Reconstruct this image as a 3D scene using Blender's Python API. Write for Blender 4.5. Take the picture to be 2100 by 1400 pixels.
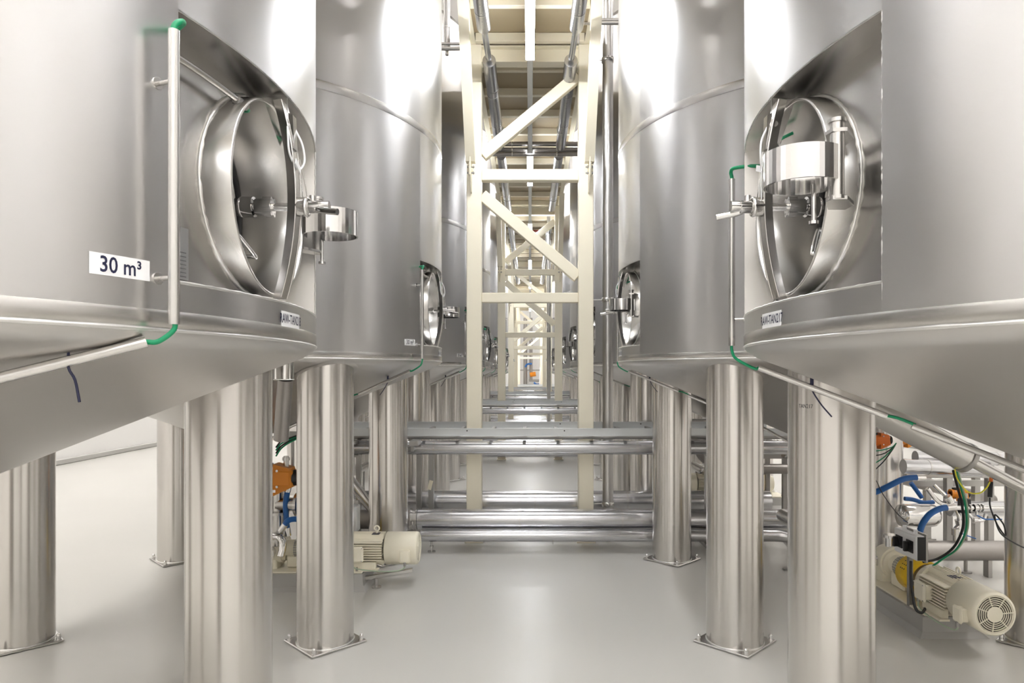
import bpy, bmesh, math, random
from mathutils import Vector, Matrix
random.seed(7)
PI = math.pi
scene = bpy.context.scene
COL = scene.collection
for o in list(bpy.data.objects):
    bpy.data.objects.remove(o)

# ------------------------------------------------------------------ camera, world, exposure, lights
CAM_H = 1.56
cam_d = bpy.data.cameras.new('camera'); cam = bpy.data.objects.new('camera', cam_d); COL.objects.link(cam)
cam.location = (0, 0, CAM_H); cam.rotation_euler = (PI/2, 0, 0)
cam_d.sensor_width = 36; cam_d.lens = 24.0
cam_d.shift_x = -37/2100; cam_d.shift_y = 66/2100
cam_d.clip_start = 0.05; cam_d.clip_end = 200
scene.camera = cam
vs = scene.view_settings
vs.view_transform = 'Standard'; vs.look = 'None'; vs.gamma = 1.0; vs.use_curve_mapping = False
vs.exposure = 1.15
w = bpy.data.worlds.new('world'); scene.world = w; w.use_nodes = True
w.node_tree.nodes['Background'].inputs[0].default_value = (1, 1, 1, 1)
w.node_tree.nodes['Background'].inputs[1].default_value = 0.4
LED_E = 54.0        # LED tubes under the walkway
HALL_E = 42.0       # ceiling strips over the outer aisles

# ------------------------------------------------------------------ materials
def mat(name, col, rough=.5, metal=0., emis=None, coat=0., streak=None, bump=0., noise=None, aniso=0., nscale=8., spec=.5, trans=0.):
    m = bpy.data.materials.new(name); m.use_nodes = True
    nt = m.node_tree; N = nt.nodes; L = nt.links
    p = N['Principled BSDF']
    p.inputs['Base Color'].default_value = (*col, 1)
    p.inputs['Roughness'].default_value = rough
    p.inputs['Metallic'].default_value = metal
    p.inputs['Coat Weight'].default_value = coat
    p.inputs['Coat Roughness'].default_value = .12
    p.inputs['Specular IOR Level'].default_value = spec
    if trans: p.inputs['Transmission Weight'].default_value = trans
    if aniso:
        p.inputs['Anisotropic'].default_value = aniso; p.inputs['Anisotropic Rotation'].default_value = .25
        tg = N.new('ShaderNodeTangent'); tg.direction_type = 'RADIAL'; tg.axis = 'Z'; L.new(tg.outputs['Tangent'], p.inputs['Tangent'])
    if emis is not None:
        p.inputs['Emission Color'].default_value = (.94, .965, 1, 1)
        p.inputs['Emission Strength'].default_value = emis
    if streak or noise:
        tc = N.new('ShaderNodeTexCoord'); mp = N.new('ShaderNodeMapping')
        L.new(tc.outputs['Object'], mp.inputs['Vector'])
        mp.inputs['Scale'].default_value = streak if streak else (1, 1, 1)
        n1 = N.new('ShaderNodeTexNoise'); n1.inputs['Scale'].default_value = nscale; n1.inputs['Detail'].default_value = 6; n1.inputs['Roughness'].default_value = .6
        L.new(mp.outputs['Vector'], n1.inputs['Vector'])
        amt = noise or .12
        mr = N.new('ShaderNodeMapRange'); mr.inputs['From Min'].default_value = .3; mr.inputs['From Max'].default_value = .7
        mr.inputs['To Min'].default_value = max(.02, rough-amt*.6); mr.inputs['To Max'].default_value = rough+amt*.6
        L.new(n1.outputs['Fac'], mr.inputs['Value']); L.new(mr.outputs['Result'], p.inputs['Roughness'])
        n2 = N.new('ShaderNodeTexNoise'); n2.inputs['Scale'].default_value = 1.7; n2.inputs['Detail'].default_value = 5
        mp2 = N.new('ShaderNodeMapping'); L.new(tc.outputs['Object'], mp2.inputs['Vector'])
        if streak: mp2.inputs['Scale'].default_value = tuple(max(.35, s*.12) for s in streak)
        L.new(mp2.outputs['Vector'], n2.inputs['Vector'])
        mix = N.new('ShaderNodeMix'); mix.data_type = 'RGBA'
        mix.inputs['A'].default_value = (*[c*(1-amt*.9) for c in col], 1)
        mix.inputs['B'].default_value = (*[min(1, c*(1+amt*.45)) for c in col], 1)
        L.new(n2.outputs['Fac'], mix.inputs['Factor']); L.new(mix.outputs['Result'], p.inputs['Base Color'])
        if bump:
            b = N.new('ShaderNodeBump'); b.inputs['Strength'].default_value = bump; b.inputs['Distance'].default_value = .002
            L.new(n1.outputs['Fac'], b.inputs['Height']); L.new(b.outputs['Normal'], p.inputs['Normal'])
    return m

M = {}
M['shell'] = mat('rolled_stainless', (.67, .66, .655), .29, 1, streak=(1.2, 1.2, .25), noise=.02, nscale=2, aniso=.5)
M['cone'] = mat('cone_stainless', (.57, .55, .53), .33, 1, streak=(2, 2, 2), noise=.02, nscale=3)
M['leg'] = mat('brushed_leg_stainless', (.64, .615, .59), .24, 1, streak=(12, 12, .03), bump=.30, noise=.04, nscale=2, aniso=.7)
M['polish'] = mat('polished_stainless', (.74, .73, .72), .10, 1)
M['satin'] = mat('satin_stainless', (.61, .595, .575), .27, 1)
M['weld'] = mat('weld_bead_metal', (.82, .81, .79), .38, 1)
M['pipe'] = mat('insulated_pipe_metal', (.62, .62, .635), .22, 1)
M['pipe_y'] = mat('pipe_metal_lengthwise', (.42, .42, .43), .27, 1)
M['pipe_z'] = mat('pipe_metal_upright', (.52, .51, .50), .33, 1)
M['darkpipe'] = mat('dull_pipe_metal', (.33, .31, .295), .40, 1)
M['cream'] = mat('cream_steel_paint', (.89, .825, .665), .40)
M['deck'] = mat('tan_deck_paint', (.44, .36, .235), .5)
M['motor'] = mat('cream_motor_enamel', (.93, .875, .72), .36)
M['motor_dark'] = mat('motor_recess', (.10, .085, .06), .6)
M['tray'] = mat('light_grey_tray', (.70, .72, .73), .35, .35)
M['galv'] = mat('galvanised_steel', (.42, .41, .395), .40, 1)
M['white'] = mat('white_label_film', (.86, .86, .87), .4)
M['ink'] = mat('label_ink', (.012, .014, .05), .5)
M['plate'] = mat('data_plate_grey', (.42, .42, .42), .4, .8)
M['plateink'] = mat('data_plate_ink', (.12, .12, .12), .5)
M['green'] = mat('green_cable', (.0, .26, .11), .4)
M['palegreen'] = mat('pale_green_cable', (.42, .52, .38), .45)
M['black'] = mat('black_rubber', (.015, .015, .016), .5)
M['blue'] = mat('blue_hose_rubber', (.02, .13, .42), .42)
M['orange'] = mat('orange_actuator_paint', (.80, .27, .015), .35)
M['orangeglow'] = mat('orange_plastic', (.75, .16, .01), .3)
M['yellow'] = mat('yellow_guard_paint', (.95, .62, .02), .35)
M['ygcable'] = mat('yellow_cable', (.80, .74, .05), .4)
M['whitebox'] = mat('white_switch_box', (.85, .85, .86), .35)
M['red'] = mat('red_painted_pipe', (.45, .04, .03), .4)
M['wall'] = mat('white_wall_panel', (.80, .79, .775), .6, streak=(1, 1, 1), noise=.04, nscale=2)
M['ceil'] = mat('hall_ceiling_panel', (.72, .71, .70), .7)
M['conc'] = mat('grey_plinth_coating', (.44, .43, .41), .35, streak=(3, 3, 3), noise=.12, nscale=4)
M['led'] = mat('led_tube_glow', (1, 1, 1), .4, emis=LED_E)
M['hall_led'] = mat('hall_strip_glow', (1, 1, 1), .4, emis=HALL_E)
M['hall_led'].node_tree.nodes['Principled BSDF'].inputs['Emission Color'].default_value = (1, .972, .935, 1)
M['rail'] = mat('lamp_rail_aluminium', (.66, .67, .66), .4, .3)
# floor: light grey resin with a soft gloss, faint smears and scratches
def floor_mat():
    m = bpy.data.materials.new('grey_resin_floor'); m.use_nodes = True
    nt = m.node_tree; N = nt.nodes; L = nt.links; p = N['Principled BSDF']
    tc = N.new('ShaderNodeTexCoord')
    n = N.new('ShaderNodeTexNoise'); n.inputs['Scale'].default_value = .9; n.inputs['Detail'].default_value = 2
    L.new(tc.outputs['Object'], n.inputs['Vector'])
    cr = N.new('ShaderNodeValToRGB'); cr.color_ramp.elements[0].color = (.60, .588, .555, 1); cr.color_ramp.elements[1].color = (.635, .622, .588, 1)
    L.new(n.outputs['Fac'], cr.inputs['Fac']); L.new(cr.outputs['Color'], p.inputs['Base Color'])
    p.inputs['Roughness'].default_value = .27
    p.inputs['Specular IOR Level'].default_value = .5
    return m
M['floor'] = floor_mat()

# ------------------------------------------------------------------ helpers
def basis(d):
    d = Vector(d).normalized()
    a = Vector((0, 0, 1)) if abs(d.z) < .95 else Vector((1, 0, 0))
    u = d.cross(a).normalized(); v = u.cross(d).normalized()
    return u, v, d

class MB:
    def __init__(s): s.v = []; s.f = []; s.sm = []
    def add(s, vs_, fs, smooth):
        b = len(s.v); s.v += [tuple(x) for x in vs_]
        for f in fs: s.f.append(tuple(i+b for i in f)); s.sm.append(smooth)
        return s
    def box(s, c, size, rot=None, ch=0.):
        hx, hy, hz = [a/2 for a in size]
        R = rot if rot is not None else Matrix.Identity(3)
        c = Vector(c)
        if ch <= 0:
            pts = [Vector((x*hx, y*hy, z*hz)) for z in (-1, 1) for x, y in ((-1, -1), (1, -1), (1, 1), (-1, 1))]
            fs = [(3, 2, 1, 0), (4, 5, 6, 7), (0, 1, 5, 4), (1, 2, 6, 5), (2, 3, 7, 6), (3, 0, 4, 7)]
            return s.add([c+R @ p for p in pts], fs, False)
        # chamfered along all edges
        bm = bmesh.new(); bmesh.ops.create_cube(bm, size=1)
        for v in bm.verts: v.co = Vector((v.co.x*size[0], v.co.y*size[1], v.co.z*size[2]))
        bmesh.ops.bevel(bm, geom=list(bm.edges), offset=ch, segments=1, affect='EDGES')
        bm.verts.ensure_lookup_table()
        s.add([c+R @ v.co for v in bm.verts], [tuple(v.index for v in f.verts) for f in bm.faces], False)
        bm.free(); return s
    def beam(s, p0, p1, w_, d_, up=(0, 1, 0), ch=.0):
        # box from p0 to p1; d_ measured along 'up', w_ across
        p0 = Vector(p0); p1 = Vector(p1); a = (p1-p0); L_ = a.length; a.normalize()
        u = Vector(up); u = (u-a*u.dot(a)).normalized(); x = u.cross(a)
        R = Matrix((x, u, a)).transposed()
        return s.box((p0+p1)/2, (w_, d_, L_), R, ch)
    def cyl(s, p0, p1, r, n=20, r2=None, caps=True):
        p0 = Vector(p0); p1 = Vector(p1); u, v, d = basis(p1-p0); r2 = r if r2 is None else r2
        ring = lambda p, q: [p+u*math.cos(2*PI*i/n)*q+v*math.sin(2*PI*i/n)*q for i in range(n)]
        s.add(ring(p0, r)+ring(p1, r2), [(i, (i+1) % n, n+(i+1) % n, n+i) for i in range(n)], True)
        if caps:
            s.add(ring(p0, r), [tuple(range(n))], False); s.add(ring(p1, r2), [tuple(range(n))[::-1]], False)
        return s
    def tube(s, pts, r, n=10, sub=6, smooth=True, caps=True):
        P = [Vector(p) for p in pts]
        if smooth and len(P) > 2:
            Q = []
            E = [P[0]*2-P[1]]+P+[P[-1]*2-P[-2]]
            for i in range(1, len(E)-2):
                a, b, c, d = E[i-1:i+3]
                for k in range(sub):
                    t = k/sub
                    Q.append(.5*((2*b)+(c-a)*t+(2*a-5*b+4*c-d)*t*t+(3*b-a-3*c+d)*t**3))
            Q.append(P[-1]); P = Q
        u, v, d = basis(P[1]-P[0]); vs_ = []; m = len(P)
        for i, p in enumerate(P):
            t = (P[min(i+1, m-1)]-P[max(i-1, 0)]).normalized()
            u = (u-t*u.dot(t)).normalized(); v = t.cross(u)
            vs_ += [p+u*math.cos(2*PI*k/n)*r+v*math.sin(2*PI*k/n)*r for k in range(n)]
        fs = [(i*n+k, i*n+(k+1) % n, (i+1)*n+(k+1) % n, (i+1)*n+k) for i in range(m-1) for k in range(n)]
        s.add(vs_, fs, True)
        if caps:
            s.add(vs_[:n], [tuple(range(n))[::-1]], False); s.add(vs_[-n:], [tuple(range(n))], False)
        return s
    def lathe(s, prof, o=(0, 0, 0), ax=(0, 0, 1), n=32, smooth=True, a0=0., a1=2*PI):
        o = Vector(o); u, v, d = basis(ax); full = abs(a1-a0-2*PI) < 1e-6
        k = n if full else n+1; vs_ = []
        for (r, h) in prof:
            for i in range(k):
                a = a0+(a1-a0)*i/n
                vs_.append(o+d*h+u*math.cos(a)*r+v*math.sin(a)*r)
        fs = []
        for j in range(len(prof)-1):
            for i in range(n):
                i2 = (i+1) % k
                fs.append((j*k+i, j*k+i2, (j+1)*k+i2, (j+1)*k+i))
        return s.add(vs_, fs, smooth)
    def torus(s, o, ax, R, r, n=40, m=8, wob=0.):
        o = Vector(o); u, v, d = basis(ax); vs_ = []
        for i in range(n):
            a = 2*PI*i/n; q = r*(1+random.uniform(-wob, wob)); e = u*math.cos(a)+v*math.sin(a)
            for k in range(m):
                b = 2*PI*k/m; vs_.append(o+e*(R+q*math.cos(b))+d*q*math.sin(b))
        fs = [(i*m+k, i*m+(k+1) % m, ((i+1) % n)*m+(k+1) % m, ((i+1) % n)*m+k) for i in range(n) for k in range(m)]
        return s.add(vs_, fs, True)
    def prism(s, poly, a, b, axis):
        # polygon of 3D points extruded by vector
        e = Vector(axis); P = [Vector(p) for p in poly]; n = len(P)
        vs_ = [p+e*a for p in P]+[p+e*b for p in P]
        fs = [tuple(range(n))[::-1], tuple(range(n, 2*n))]+[(i, (i+1) % n, n+(i+1) % n, n+i) for i in range(n)]
        return s.add(vs_, fs, False)
    def build(s, name, m, parent=None, loc=None):
        me = bpy.data.meshes.new(name); me.from_pydata(s.v, [], s.f); me.polygons.foreach_set('use_smooth', s.sm)
        bm = bmesh.new(); bm.from_mesh(me); bmesh.ops.remove_doubles(bm, verts=bm.verts, dist=1e-6) if False else None
        bmesh.ops.recalc_face_normals(bm, faces=bm.faces); bm.to_mesh(me); bm.free()
        me.materials.append(M[m] if isinstance(m, str) else m); me.update()
        o = bpy.data.objects.new(name, me); COL.objects.link(o)
        if parent is not None: o.parent = parent
        if loc: o.location = loc
        return o

def tag(o, label=None, cat=None, group=None, kind=None):
    if label: o['label'] = label
    if cat: o['category'] = cat
    if group: o['group'] = group
    if kind: o['kind'] = kind
    return o
def thing(name, label, cat, loc=(0, 0, 0), rz=0., group=None):
    o = bpy.data.objects.new(name, None); COL.objects.link(o); o.location = loc; o.rotation_euler = (0, 0, rz)
    o.empty_display_size = .1
    return tag(o, label, cat, group)
def struct(name, mb, m): return tag(mb.build(name, m), kind='structure')
def kids(o, table={}):
    return list(o.children)
def dup(root, loc, rz=None, label=None, skip=()):
    def rec(o, par):
        c = o.copy(); COL.objects.link(c)
        if par is not None: c.parent = par
        for ch in o.children:
            if ch.name.split('.')[0] in skip: continue
            rec(ch, c)
        return c
    r = rec(root, None); r.location = loc
    if rz is not None: r.rotation_euler = (0, 0, rz)
    if label: r['label'] = label
    return r
def text_mesh(txt, h, sx=1., bold=0.):
    cu = bpy.data.curves.new('lettering', 'FONT'); cu.body = txt; cu.size = h; cu.align_x = 'CENTER'; cu.align_y = 'CENTER'
    cu.offset = bold; cu.resolution_u = 3
    o = bpy.data.objects.new('lettering', cu); COL.objects.link(o)
    dg = bpy.context.evaluated_depsgraph_get(); dg.update()
    me = bpy.data.meshes.new_from_object(o.evaluated_get(dg))
    vs_ = [(v.co.x*sx, v.co.y) for v in me.vertices]; fs = [tuple(p.vertices) for p in me.polygons]
    bpy.data.objects.remove(o); bpy.data.curves.remove(cu); bpy.data.meshes.remove(me)
    return vs_, fs

# ------------------------------------------------------------------ the hall
WX = 8.05; Y0 = -4.5; Y1 = 36.5; HZ = 7.3
struct('floor', MB().box((0, (Y0+Y1)/2, -.1), (2*WX+.4, Y1-Y0+.4, .2)), 'floor')
struct('ceiling', MB().box((0, (Y0+Y1)/2, HZ+.1), (2*WX+.4, Y1-Y0+.4, .2)), 'ceil')
struct('wall_left', MB().box((-WX-.1, (Y0+Y1)/2, HZ/2), (.2, Y1-Y0+.4, HZ)), 'wall')
struct('wall_right', MB().box((WX+.1, (Y0+Y1)/2, HZ/2), (.2, Y1-Y0+.4, HZ)), 'wall')
struct('wall_back', MB().box((0, Y1+.1, HZ/2), (2*WX, .2, HZ)), 'wall')
struct('wall_front', MB().box((0, Y0-.1, HZ/2), (2*WX, .2, HZ)), 'wall')
tr = MB()
for sx in (-1, 1): tr.box((sx*(WX-.03), (Y0+Y1)/2, .06), (.06, Y1-Y0, .12), ch=.02)
for s_, nm in ((-1, 'baseboard_left'), (1, 'baseboard_right')):
    struct(nm, MB().box((s_*(WX-.02), (Y0+Y1)/2, .05), (.04, Y1-Y0, .10), ch=.015), 'conc')

# hall strip lamps over the outer aisles and over the tanks' row ends
ORDS = ['first', 'second', 'third', 'fourth', 'fifth', 'sixth', 'seventh', 'eighth', 'ninth', 'tenth']
def strip_lamp(x, y, ln, lab):
    t = thing('strip_lamp', lab, 'ceiling lamp', (x, y, HZ), 0, 'strip lamps on the hall ceiling')
    MB().box((0, 0, -.05), (.16, ln, .06), ch=.01).build('lamp_housing', 'rail', t)
    MB().box((0, 0, -.02), (.10, ln*.9, .04)).build('bracket', 'rail', t)
    MB().box((0, 0, -.085), (.14, ln-.06, .012)).build('diffuser', 'hall_led', t)
for x in (-5.6, 5.6):
    for k in range(10):
        strip_lamp(x, -2.2+k*4.0, 2.6, f"{ORDS[k]} strip lamp of the hall ceiling row over the {'left' if x < 0 else 'right'} outer aisle")
for x in (-2.6, 2.6):
    for k in range(6):
        strip_lamp(x, -2.6+k*6.0, 2.2, f"{ORDS[k]} strip lamp of the hall ceiling row above the {'left' if x < 0 else 'right'} tanks")
for x, nm in ((-1.5, 'left'), (0, 'middle'), (1.5, 'right')):  # unseen lamps added behind the camera to brighten the nearest tanks
    strip_lamp(x, -3.0, 1.3, f'{nm} strip lamp of the three added on the hall ceiling behind the camera')

# ------------------------------------------------------------------ storage tanks
TX = 2.07; TR = 1.43; TZ0 = 1.645; PITCH = 3.03; TY1 = 1.82; TTOP = 5.28
PHI = math.radians(18); RZ0, RZ1 = 1.745, 2.295; RI = 1.335
CONE = [(1.43, 1.645), (1.423, 1.633), (1.39, 1.612), (1.25, 1.556), (1.0, 1.455), (.75, 1.352), (.5, 1.248), (.25, 1.14), (.10, 1.075), (.085, 1.05), (.085, .92)]
def cone_z(r):
    for (r0, z0), (r1, z1) in zip(CONE, CONE[1:]):
        if r1 <= r <= r0 and r0 > r1: return z0+(z1-z0)*(r0-r)/(r0-r1)
    return CONE[0][1]
def P(R, phi, z): return Vector((R*math.cos(phi), R*math.sin(phi), z))
def arcsheet(mb, R, p0, p1, zs, n, smooth=True):
    vs_ = [P(R, p0+(p1-p0)*i/n, z) for z in zs for i in range(n+1)]
    fs = [(j*(n+1)+i, j*(n+1)+i+1, (j+1)*(n+1)+i+1, (j+1)*(n+1)+i) for j in range(len(zs)-1) for i in range(n)]
    mb.add(vs_, fs, smooth)
def arcbead(mb, R, p0, p1, z, r, n=40, wob=.25):
    vs_ = []; m = 6
    for i in range(n+1):
        a = p0+(p1-p0)*i/n; q = r*(1+random.uniform(-wob, wob))
        for k in range(m):
            b = 2*PI*k/m; vs_.append(P(R+q*math.cos(b), a, z+q*math.sin(b)))
    mb.add(vs_, [(i*m+k, i*m+(k+1) % m, (i+1)*m+(k+1) % m, (i+1)*m+k) for i in range(n) for k in range(m)], True)
def vbead(mb, R, a, z0, z1, r, n=24, wob=.3):
    vs_ = []; m = 6; c = P(1, a, 0); t = P(1, a+PI/2, 0)
    for i in range(n+1):
        q = r*(1+random.uniform(-wob, wob)); z = z0+(z1-z0)*i/n
        for k in range(m):
            b = 2*PI*k/m; p = c*(R+q*math.cos(b))+t*q*math.sin(b); vs_.append((p.x, p.y, z))
    mb.add(vs_, [(i*m+k, i*m+(k+1) % m, (i+1)*m+(k+1) % m, (i+1)*m+k) for i in range(n) for k in range(m)], True)
def curved_label(root, name, phi, zc, wd, ht, R, lines, m_plate='white', m_ink='ink', th=.0012):
    mb = MB(); n = 6; vs_ = []
    for z in (zc-ht/2, zc+ht/2):
        for R_ in (R+.0004, R+th):
            for i in range(n+1): vs_.append(P(R_, phi+(i/n-.5)*wd/R, z))
    k = n+1
    fs = []
    for i in range(n):
        fs += [(k+i, k+i+1, 3*k+i+1, 3*k+i), (i, i+1, k+i+1, k+i), (2*k+i, 2*k+i+1, 3*k+i+1, 3*k+i)]
    fs += [(0, k, 3*k, 2*k), (n, k+n, 3*k+n, 2*k+n)]
    mb.add(vs_, fs, False); pl = mb.build(name, m_plate, root)
    if lines:
        t = MB()
        for (txt, h, dx, dz, sx) in lines:
            tv, tf = text_mesh(txt, h, sx, h*.012)
            t.add([P(R+th+.0006, phi+(x+dx)/R, zc+y+dz) for x, y in tv], tf, False)
        t.build('lettering', m_ink, pl)
    return pl

def make_tank():
    T = thing('storage_tank', 'tank', 'storage tank', (0, 0, 0), 0, 'stainless storage tanks on four legs')
    # cladding with the manhole opening left out
    mb = MB()
    arcsheet(mb, TR, PHI, 2*PI-PHI, [TZ0, 1.69, RZ0, RZ1, 3.14, TTOP], 100)
    arcsheet(mb, TR, -PHI, PHI, [TZ0, 1.69, RZ0], 12)
    arcsheet(mb, TR, -PHI, PHI, [RZ1, 3.14, TTOP], 12)
    mb.build('shell', 'shell', T)
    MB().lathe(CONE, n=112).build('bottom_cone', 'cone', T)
    MB().lathe([(TR, TTOP), (TR-.02, TTOP+.05), (1.2, TTOP+.14), (.8, TTOP+.24), (.3, TTOP+.30), (.0, TTOP+.31)], n=64).build('top_dish', 'shell', T)
    MB().lathe([(TR+.001, 3.125), (TR+.003, 3.135), (TR+.003, 3.165), (TR+.001, 3.175)], n=96).build('weld_seam', 'satin', T)
    wb = MB(); arcbead(wb, TR+.001, 0, 2*PI, TZ0+.001, .004, 200); wb.build('weld_seam', 'weld', T)
    wb = MB(); arcbead(wb, TR-.001, -PHI, PHI, RZ0, .0035, 60); vbead(wb, TR-.002, PHI, RZ0-.09, RZ1, .0022, 90, .4)
    arcbead(wb, TR-.003, -PHI, PHI, RZ1, .002, 60); wb.build('weld_bead', 'weld', T)
    MB().lathe([(TR+.0005, TZ0+.004), (TR+.0025, TZ0+.008), (TR+.0025, TZ0+.034), (TR+.0005, TZ0+.04)], n=112).build('bottom_band', 'satin', T)
    # recess: curved inner wall with a round hole, top, bottom and side reveals
    ZC = 2.022; NR = .252; n = 64
    mb = MB(); vs_ = []
    hw = PHI*RI; zu = RZ1-ZC; zd = ZC-RZ0
    rings = 5
    for j in range(rings+1):
        f = j/rings
        for i in range(n):
            a = 2*PI*i/n; c, s_ = math.cos(a), math.sin(a)
            t = min(hw/abs(c) if abs(c) > 1e-6 else 9, (zu if s_ > 0 else zd)/abs(s_) if abs(s_) > 1e-6 else 9)
            x = c*(NR+(t-NR)*f); y = s_*(NR+(t-NR)*f)
            vs_.append(P(RI, x/RI, ZC+y))
    for j in range(rings):
        for i in range(n): mb.f.append((j*n+i, j*n+(i+1) % n, (j+1)*n+(i+1) % n, (j+1)*n+i)); mb.sm.append(True)
    mb.v = [tuple(v) for v in vs_]
    mb.build('recess_wall', 'satin', T)
    mb = MB(); nn = 12
    for z in (RZ0, RZ1):
        vv = [P(R_, -PHI+2*PHI*i/nn, z) for R_ in (RI-.004, TR-.0005) for i in range(nn+1)]
        mb.add(vv, [(i, i+1, nn+2+i, nn+1+i) for i in range(nn)], False)
    for a in (-PHI, PHI):
        mb.add([P(RI-.004, a, RZ0), P(TR-.0005, a, RZ0), P(TR-.0005, a, RZ1), P(RI-.004, a, RZ1)], [(0, 1, 2, 3)], False)
    mb.build('recess_frame', 'satin', T)
    # manhole neck, lid and gear; axis = +X
    XR = 1.385; c = (0, 0, ZC)
    neck = MB().lathe([(NR+.004, 1.18), (NR+.004, XR-.003), (NR+.002, XR), (NR-.004, XR), (NR-.006, XR-.003), (NR-.006, 1.18)], c, (1, 0, 0), 72).build('manhole_neck', 'satin', T)
    wb = MB(); vs_ = []; n = 120; m = 6
    for i in range(n):
        a = 2*PI*i/n; q = .006*(1+random.uniform(-.35, .35)); y0 = (NR+.006)*math.cos(a); z0 = (NR+.006)*math.sin(a)
        p = P(RI+.001, y0/RI, ZC+z0); e = Vector((0, math.cos(a), math.sin(a)))
        for k in range(m):
            b = 2*PI*k/m; vs_.append(p+e*q*math.cos(b)+Vector((q*math.sin(b), 0, 0)))
    wb.add(vs_, [(i*m+k, i*m+(k+1) % m, ((i+1) % n)*m+(k+1) % m, ((i+1) % n)*m+k) for i in range(n) for k in range(m)], True)
    wb.build('weld_bead', 'weld', neck)
    lid = MB().lathe([(.001, 1.135), (.08, 1.139), (.15, 1.152), (.20, 1.170), (.222, 1.186), (.246, 1.192), (.250, 1.19), (.250, 1.176)], c, (1, 0, 0), 64).build('manhole_lid', 'polish', T)
    MB().torus((1.192, 0, ZC), (1, 0, 0), .243, .007, 64, 8).build('gasket', 'black', lid)
    hz = ZC-.10
    MB().tube([(1.14, -.045, hz+.03), (1.27, -.045, hz+.03), (1.285, -.042, hz+.027), (1.325, .02, hz-.04), (1.322, .03, hz-.046), (1.30, .034, hz-.044), (1.145, .034, hz-.035)], .0055, 10, 4).build('handle', 'polish', lid)
    # yoke bar: vertical flat bar bowed outwards
    k = 22; vs_ = []; fs = []
    for i in range(k+1):
        t = -1+2*i/k; z = ZC+t*.262; x = 1.400+.038*(1-t*t)
        for dx, dy in ((-.010, -.014), (-.010, .014), (.014, .022), (.014, -.022)): vs_.append((x+dx, dy, z))
    for i in range(k):
        for q in range(4): fs.append((i*4+q, i*4+(q+1) % 4, (i+1)*4+(q+1) % 4, (i+1)*4+q))
    fs += [(3, 2, 1, 0), (k*4, k*4+1, k*4+2, k*4+3)]
    yoke = MB().add(vs_, fs, False).build('yoke_bar', 'satin', T)
    mb = MB()
    for dy in (-.024, .024):
        mb.tube([(1.400+.038*(1-t*t)+.014, dy*.92, ZC+t*.26) for t in [x/8-1 for x in range(17)]], .0025, 6, 2)
    mb.build('bar_edge', 'satin', yoke)
    zs = ZC-.018
    sp = MB().cyl((1.15, 0, zs), (1.49, 0, zs), .011, 16).build('spindle', 'polish', T)
    nb = MB()
    nb.cyl((1.25, 0, zs), (1.30, 0, zs), .024, 20).cyl((1.305, 0, zs), (1.335, 0, zs), .027, 20, .027).cyl((1.34, 0, zs), (1.385, 0, zs), .022, 20)
    nb.torus((1.303, 0, zs), (1, 0, 0), .024, .004, 24, 6)
    for a in range(6): nb.cyl((1.362, .022*math.cos(a*PI/3), zs+.022*math.sin(a*PI/3)), (1.385, .022*math.cos(a*PI/3), zs+.022*math.sin(a*PI/3)), .006, 8)
    nb.build('lock_collar', 'polish', sp)
    nb = MB().cyl((1.452, 0, zs), (1.475, 0, zs), .026, 6).cyl((1.475, 0, zs), (1.51, 0, zs), .017, 20).torus((1.475, 0, zs), (1, 0, 0), .021, .006, 24, 8)
    nb.build('hand_nut', 'polish', sp)
    nb = MB().tube([(1.49, 0, zs+.03), (1.492, 0, zs), (1.515, -.015, zs-.012), (1.565, -.03, zs-.02)], .009, 10, 4)
    nb.cyl((1.535, 0, zs+.002), (1.50, 0, zs+.002), .014, 14)
    nb.build('lever', 'polish', sp)
    # swing bracket: upright pin on the right of the neck, two lugs and a broad band loop
    hy = .33
    hp = MB().cyl((1.40, hy, ZC-.075), (1.40, hy, ZC+.085), .015, 20)
    hp.cyl((1.40, hy, ZC+.085), (1.40, hy, ZC+.093), .019, 20).cyl((1.40, hy, ZC-.083), (1.40, hy, ZC-.075), .019, 20)
    hinge = hp.build('hinge_post', 'satin', T)
    for z in (ZC+.062, ZC-.085):
        lg = MB().prism([(1.345, NR-.003, z), (1.345, NR+.04, z), (1.385, hy+.017, z), (1.415, hy+.014, z), (1.42, hy-.012, z), (1.384, NR-.003, z)], 0, .008, (0, 0, 1))
        lg.build('hinge_lug', 'satin', hinge)
    R_ = .078; cx, cy = 1.455, hy-.05; vs_ = []; k = 40; a0 = math.radians(125); a1 = math.radians(-195)
    pts = [(1.405, hy+.012)]+[(cx+R_*1.05*math.cos(a0+(a1-a0)*i/k), cy+R_*math.sin(a0+(a1-a0)*i/k)) for i in range(k+1)]
    for i, (x, y) in enumerate(pts):
        x0, y0 = pts[max(i-1, 0)]; x1, y1 = pts[min(i+1, len(pts)-1)]
        l = math.hypot(x1-x0, y1-y0); nx, ny = (y1-y0)/l*.0025, -(x1-x0)/l*.0025
        for z in (ZC-.040, ZC+.035): vs_ += [(x+nx, y+ny, z), (x-nx, y-ny, z)]
    fs = []
    q = len(pts)
    for i in range(q-1):
        b = i*4; e = b+4
        fs += [(b, e, e+2, b+2), (b+1, b+3, e+3, e+1), (b, b+1, e+1, e), (b+2, e+2, e+3, b+3)]
    fs += [(0, 2, 3, 1), ((q-1)*4, (q-1)*4+1, (q-1)*4+3, (q-1)*4+2)]
    MB().add(vs_, fs, False).build('band_loop', 'polish', hinge)
    pn = MB().cyl((1.43, hy-.05, ZC-.12), (1.43, hy-.05, ZC-.035), .005, 10).cyl((1.43, hy-.05, ZC-.125), (1.43, hy-.05, ZC-.118), .011, 12)
    pn.build('lock_pin', 'polish', hinge)
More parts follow.
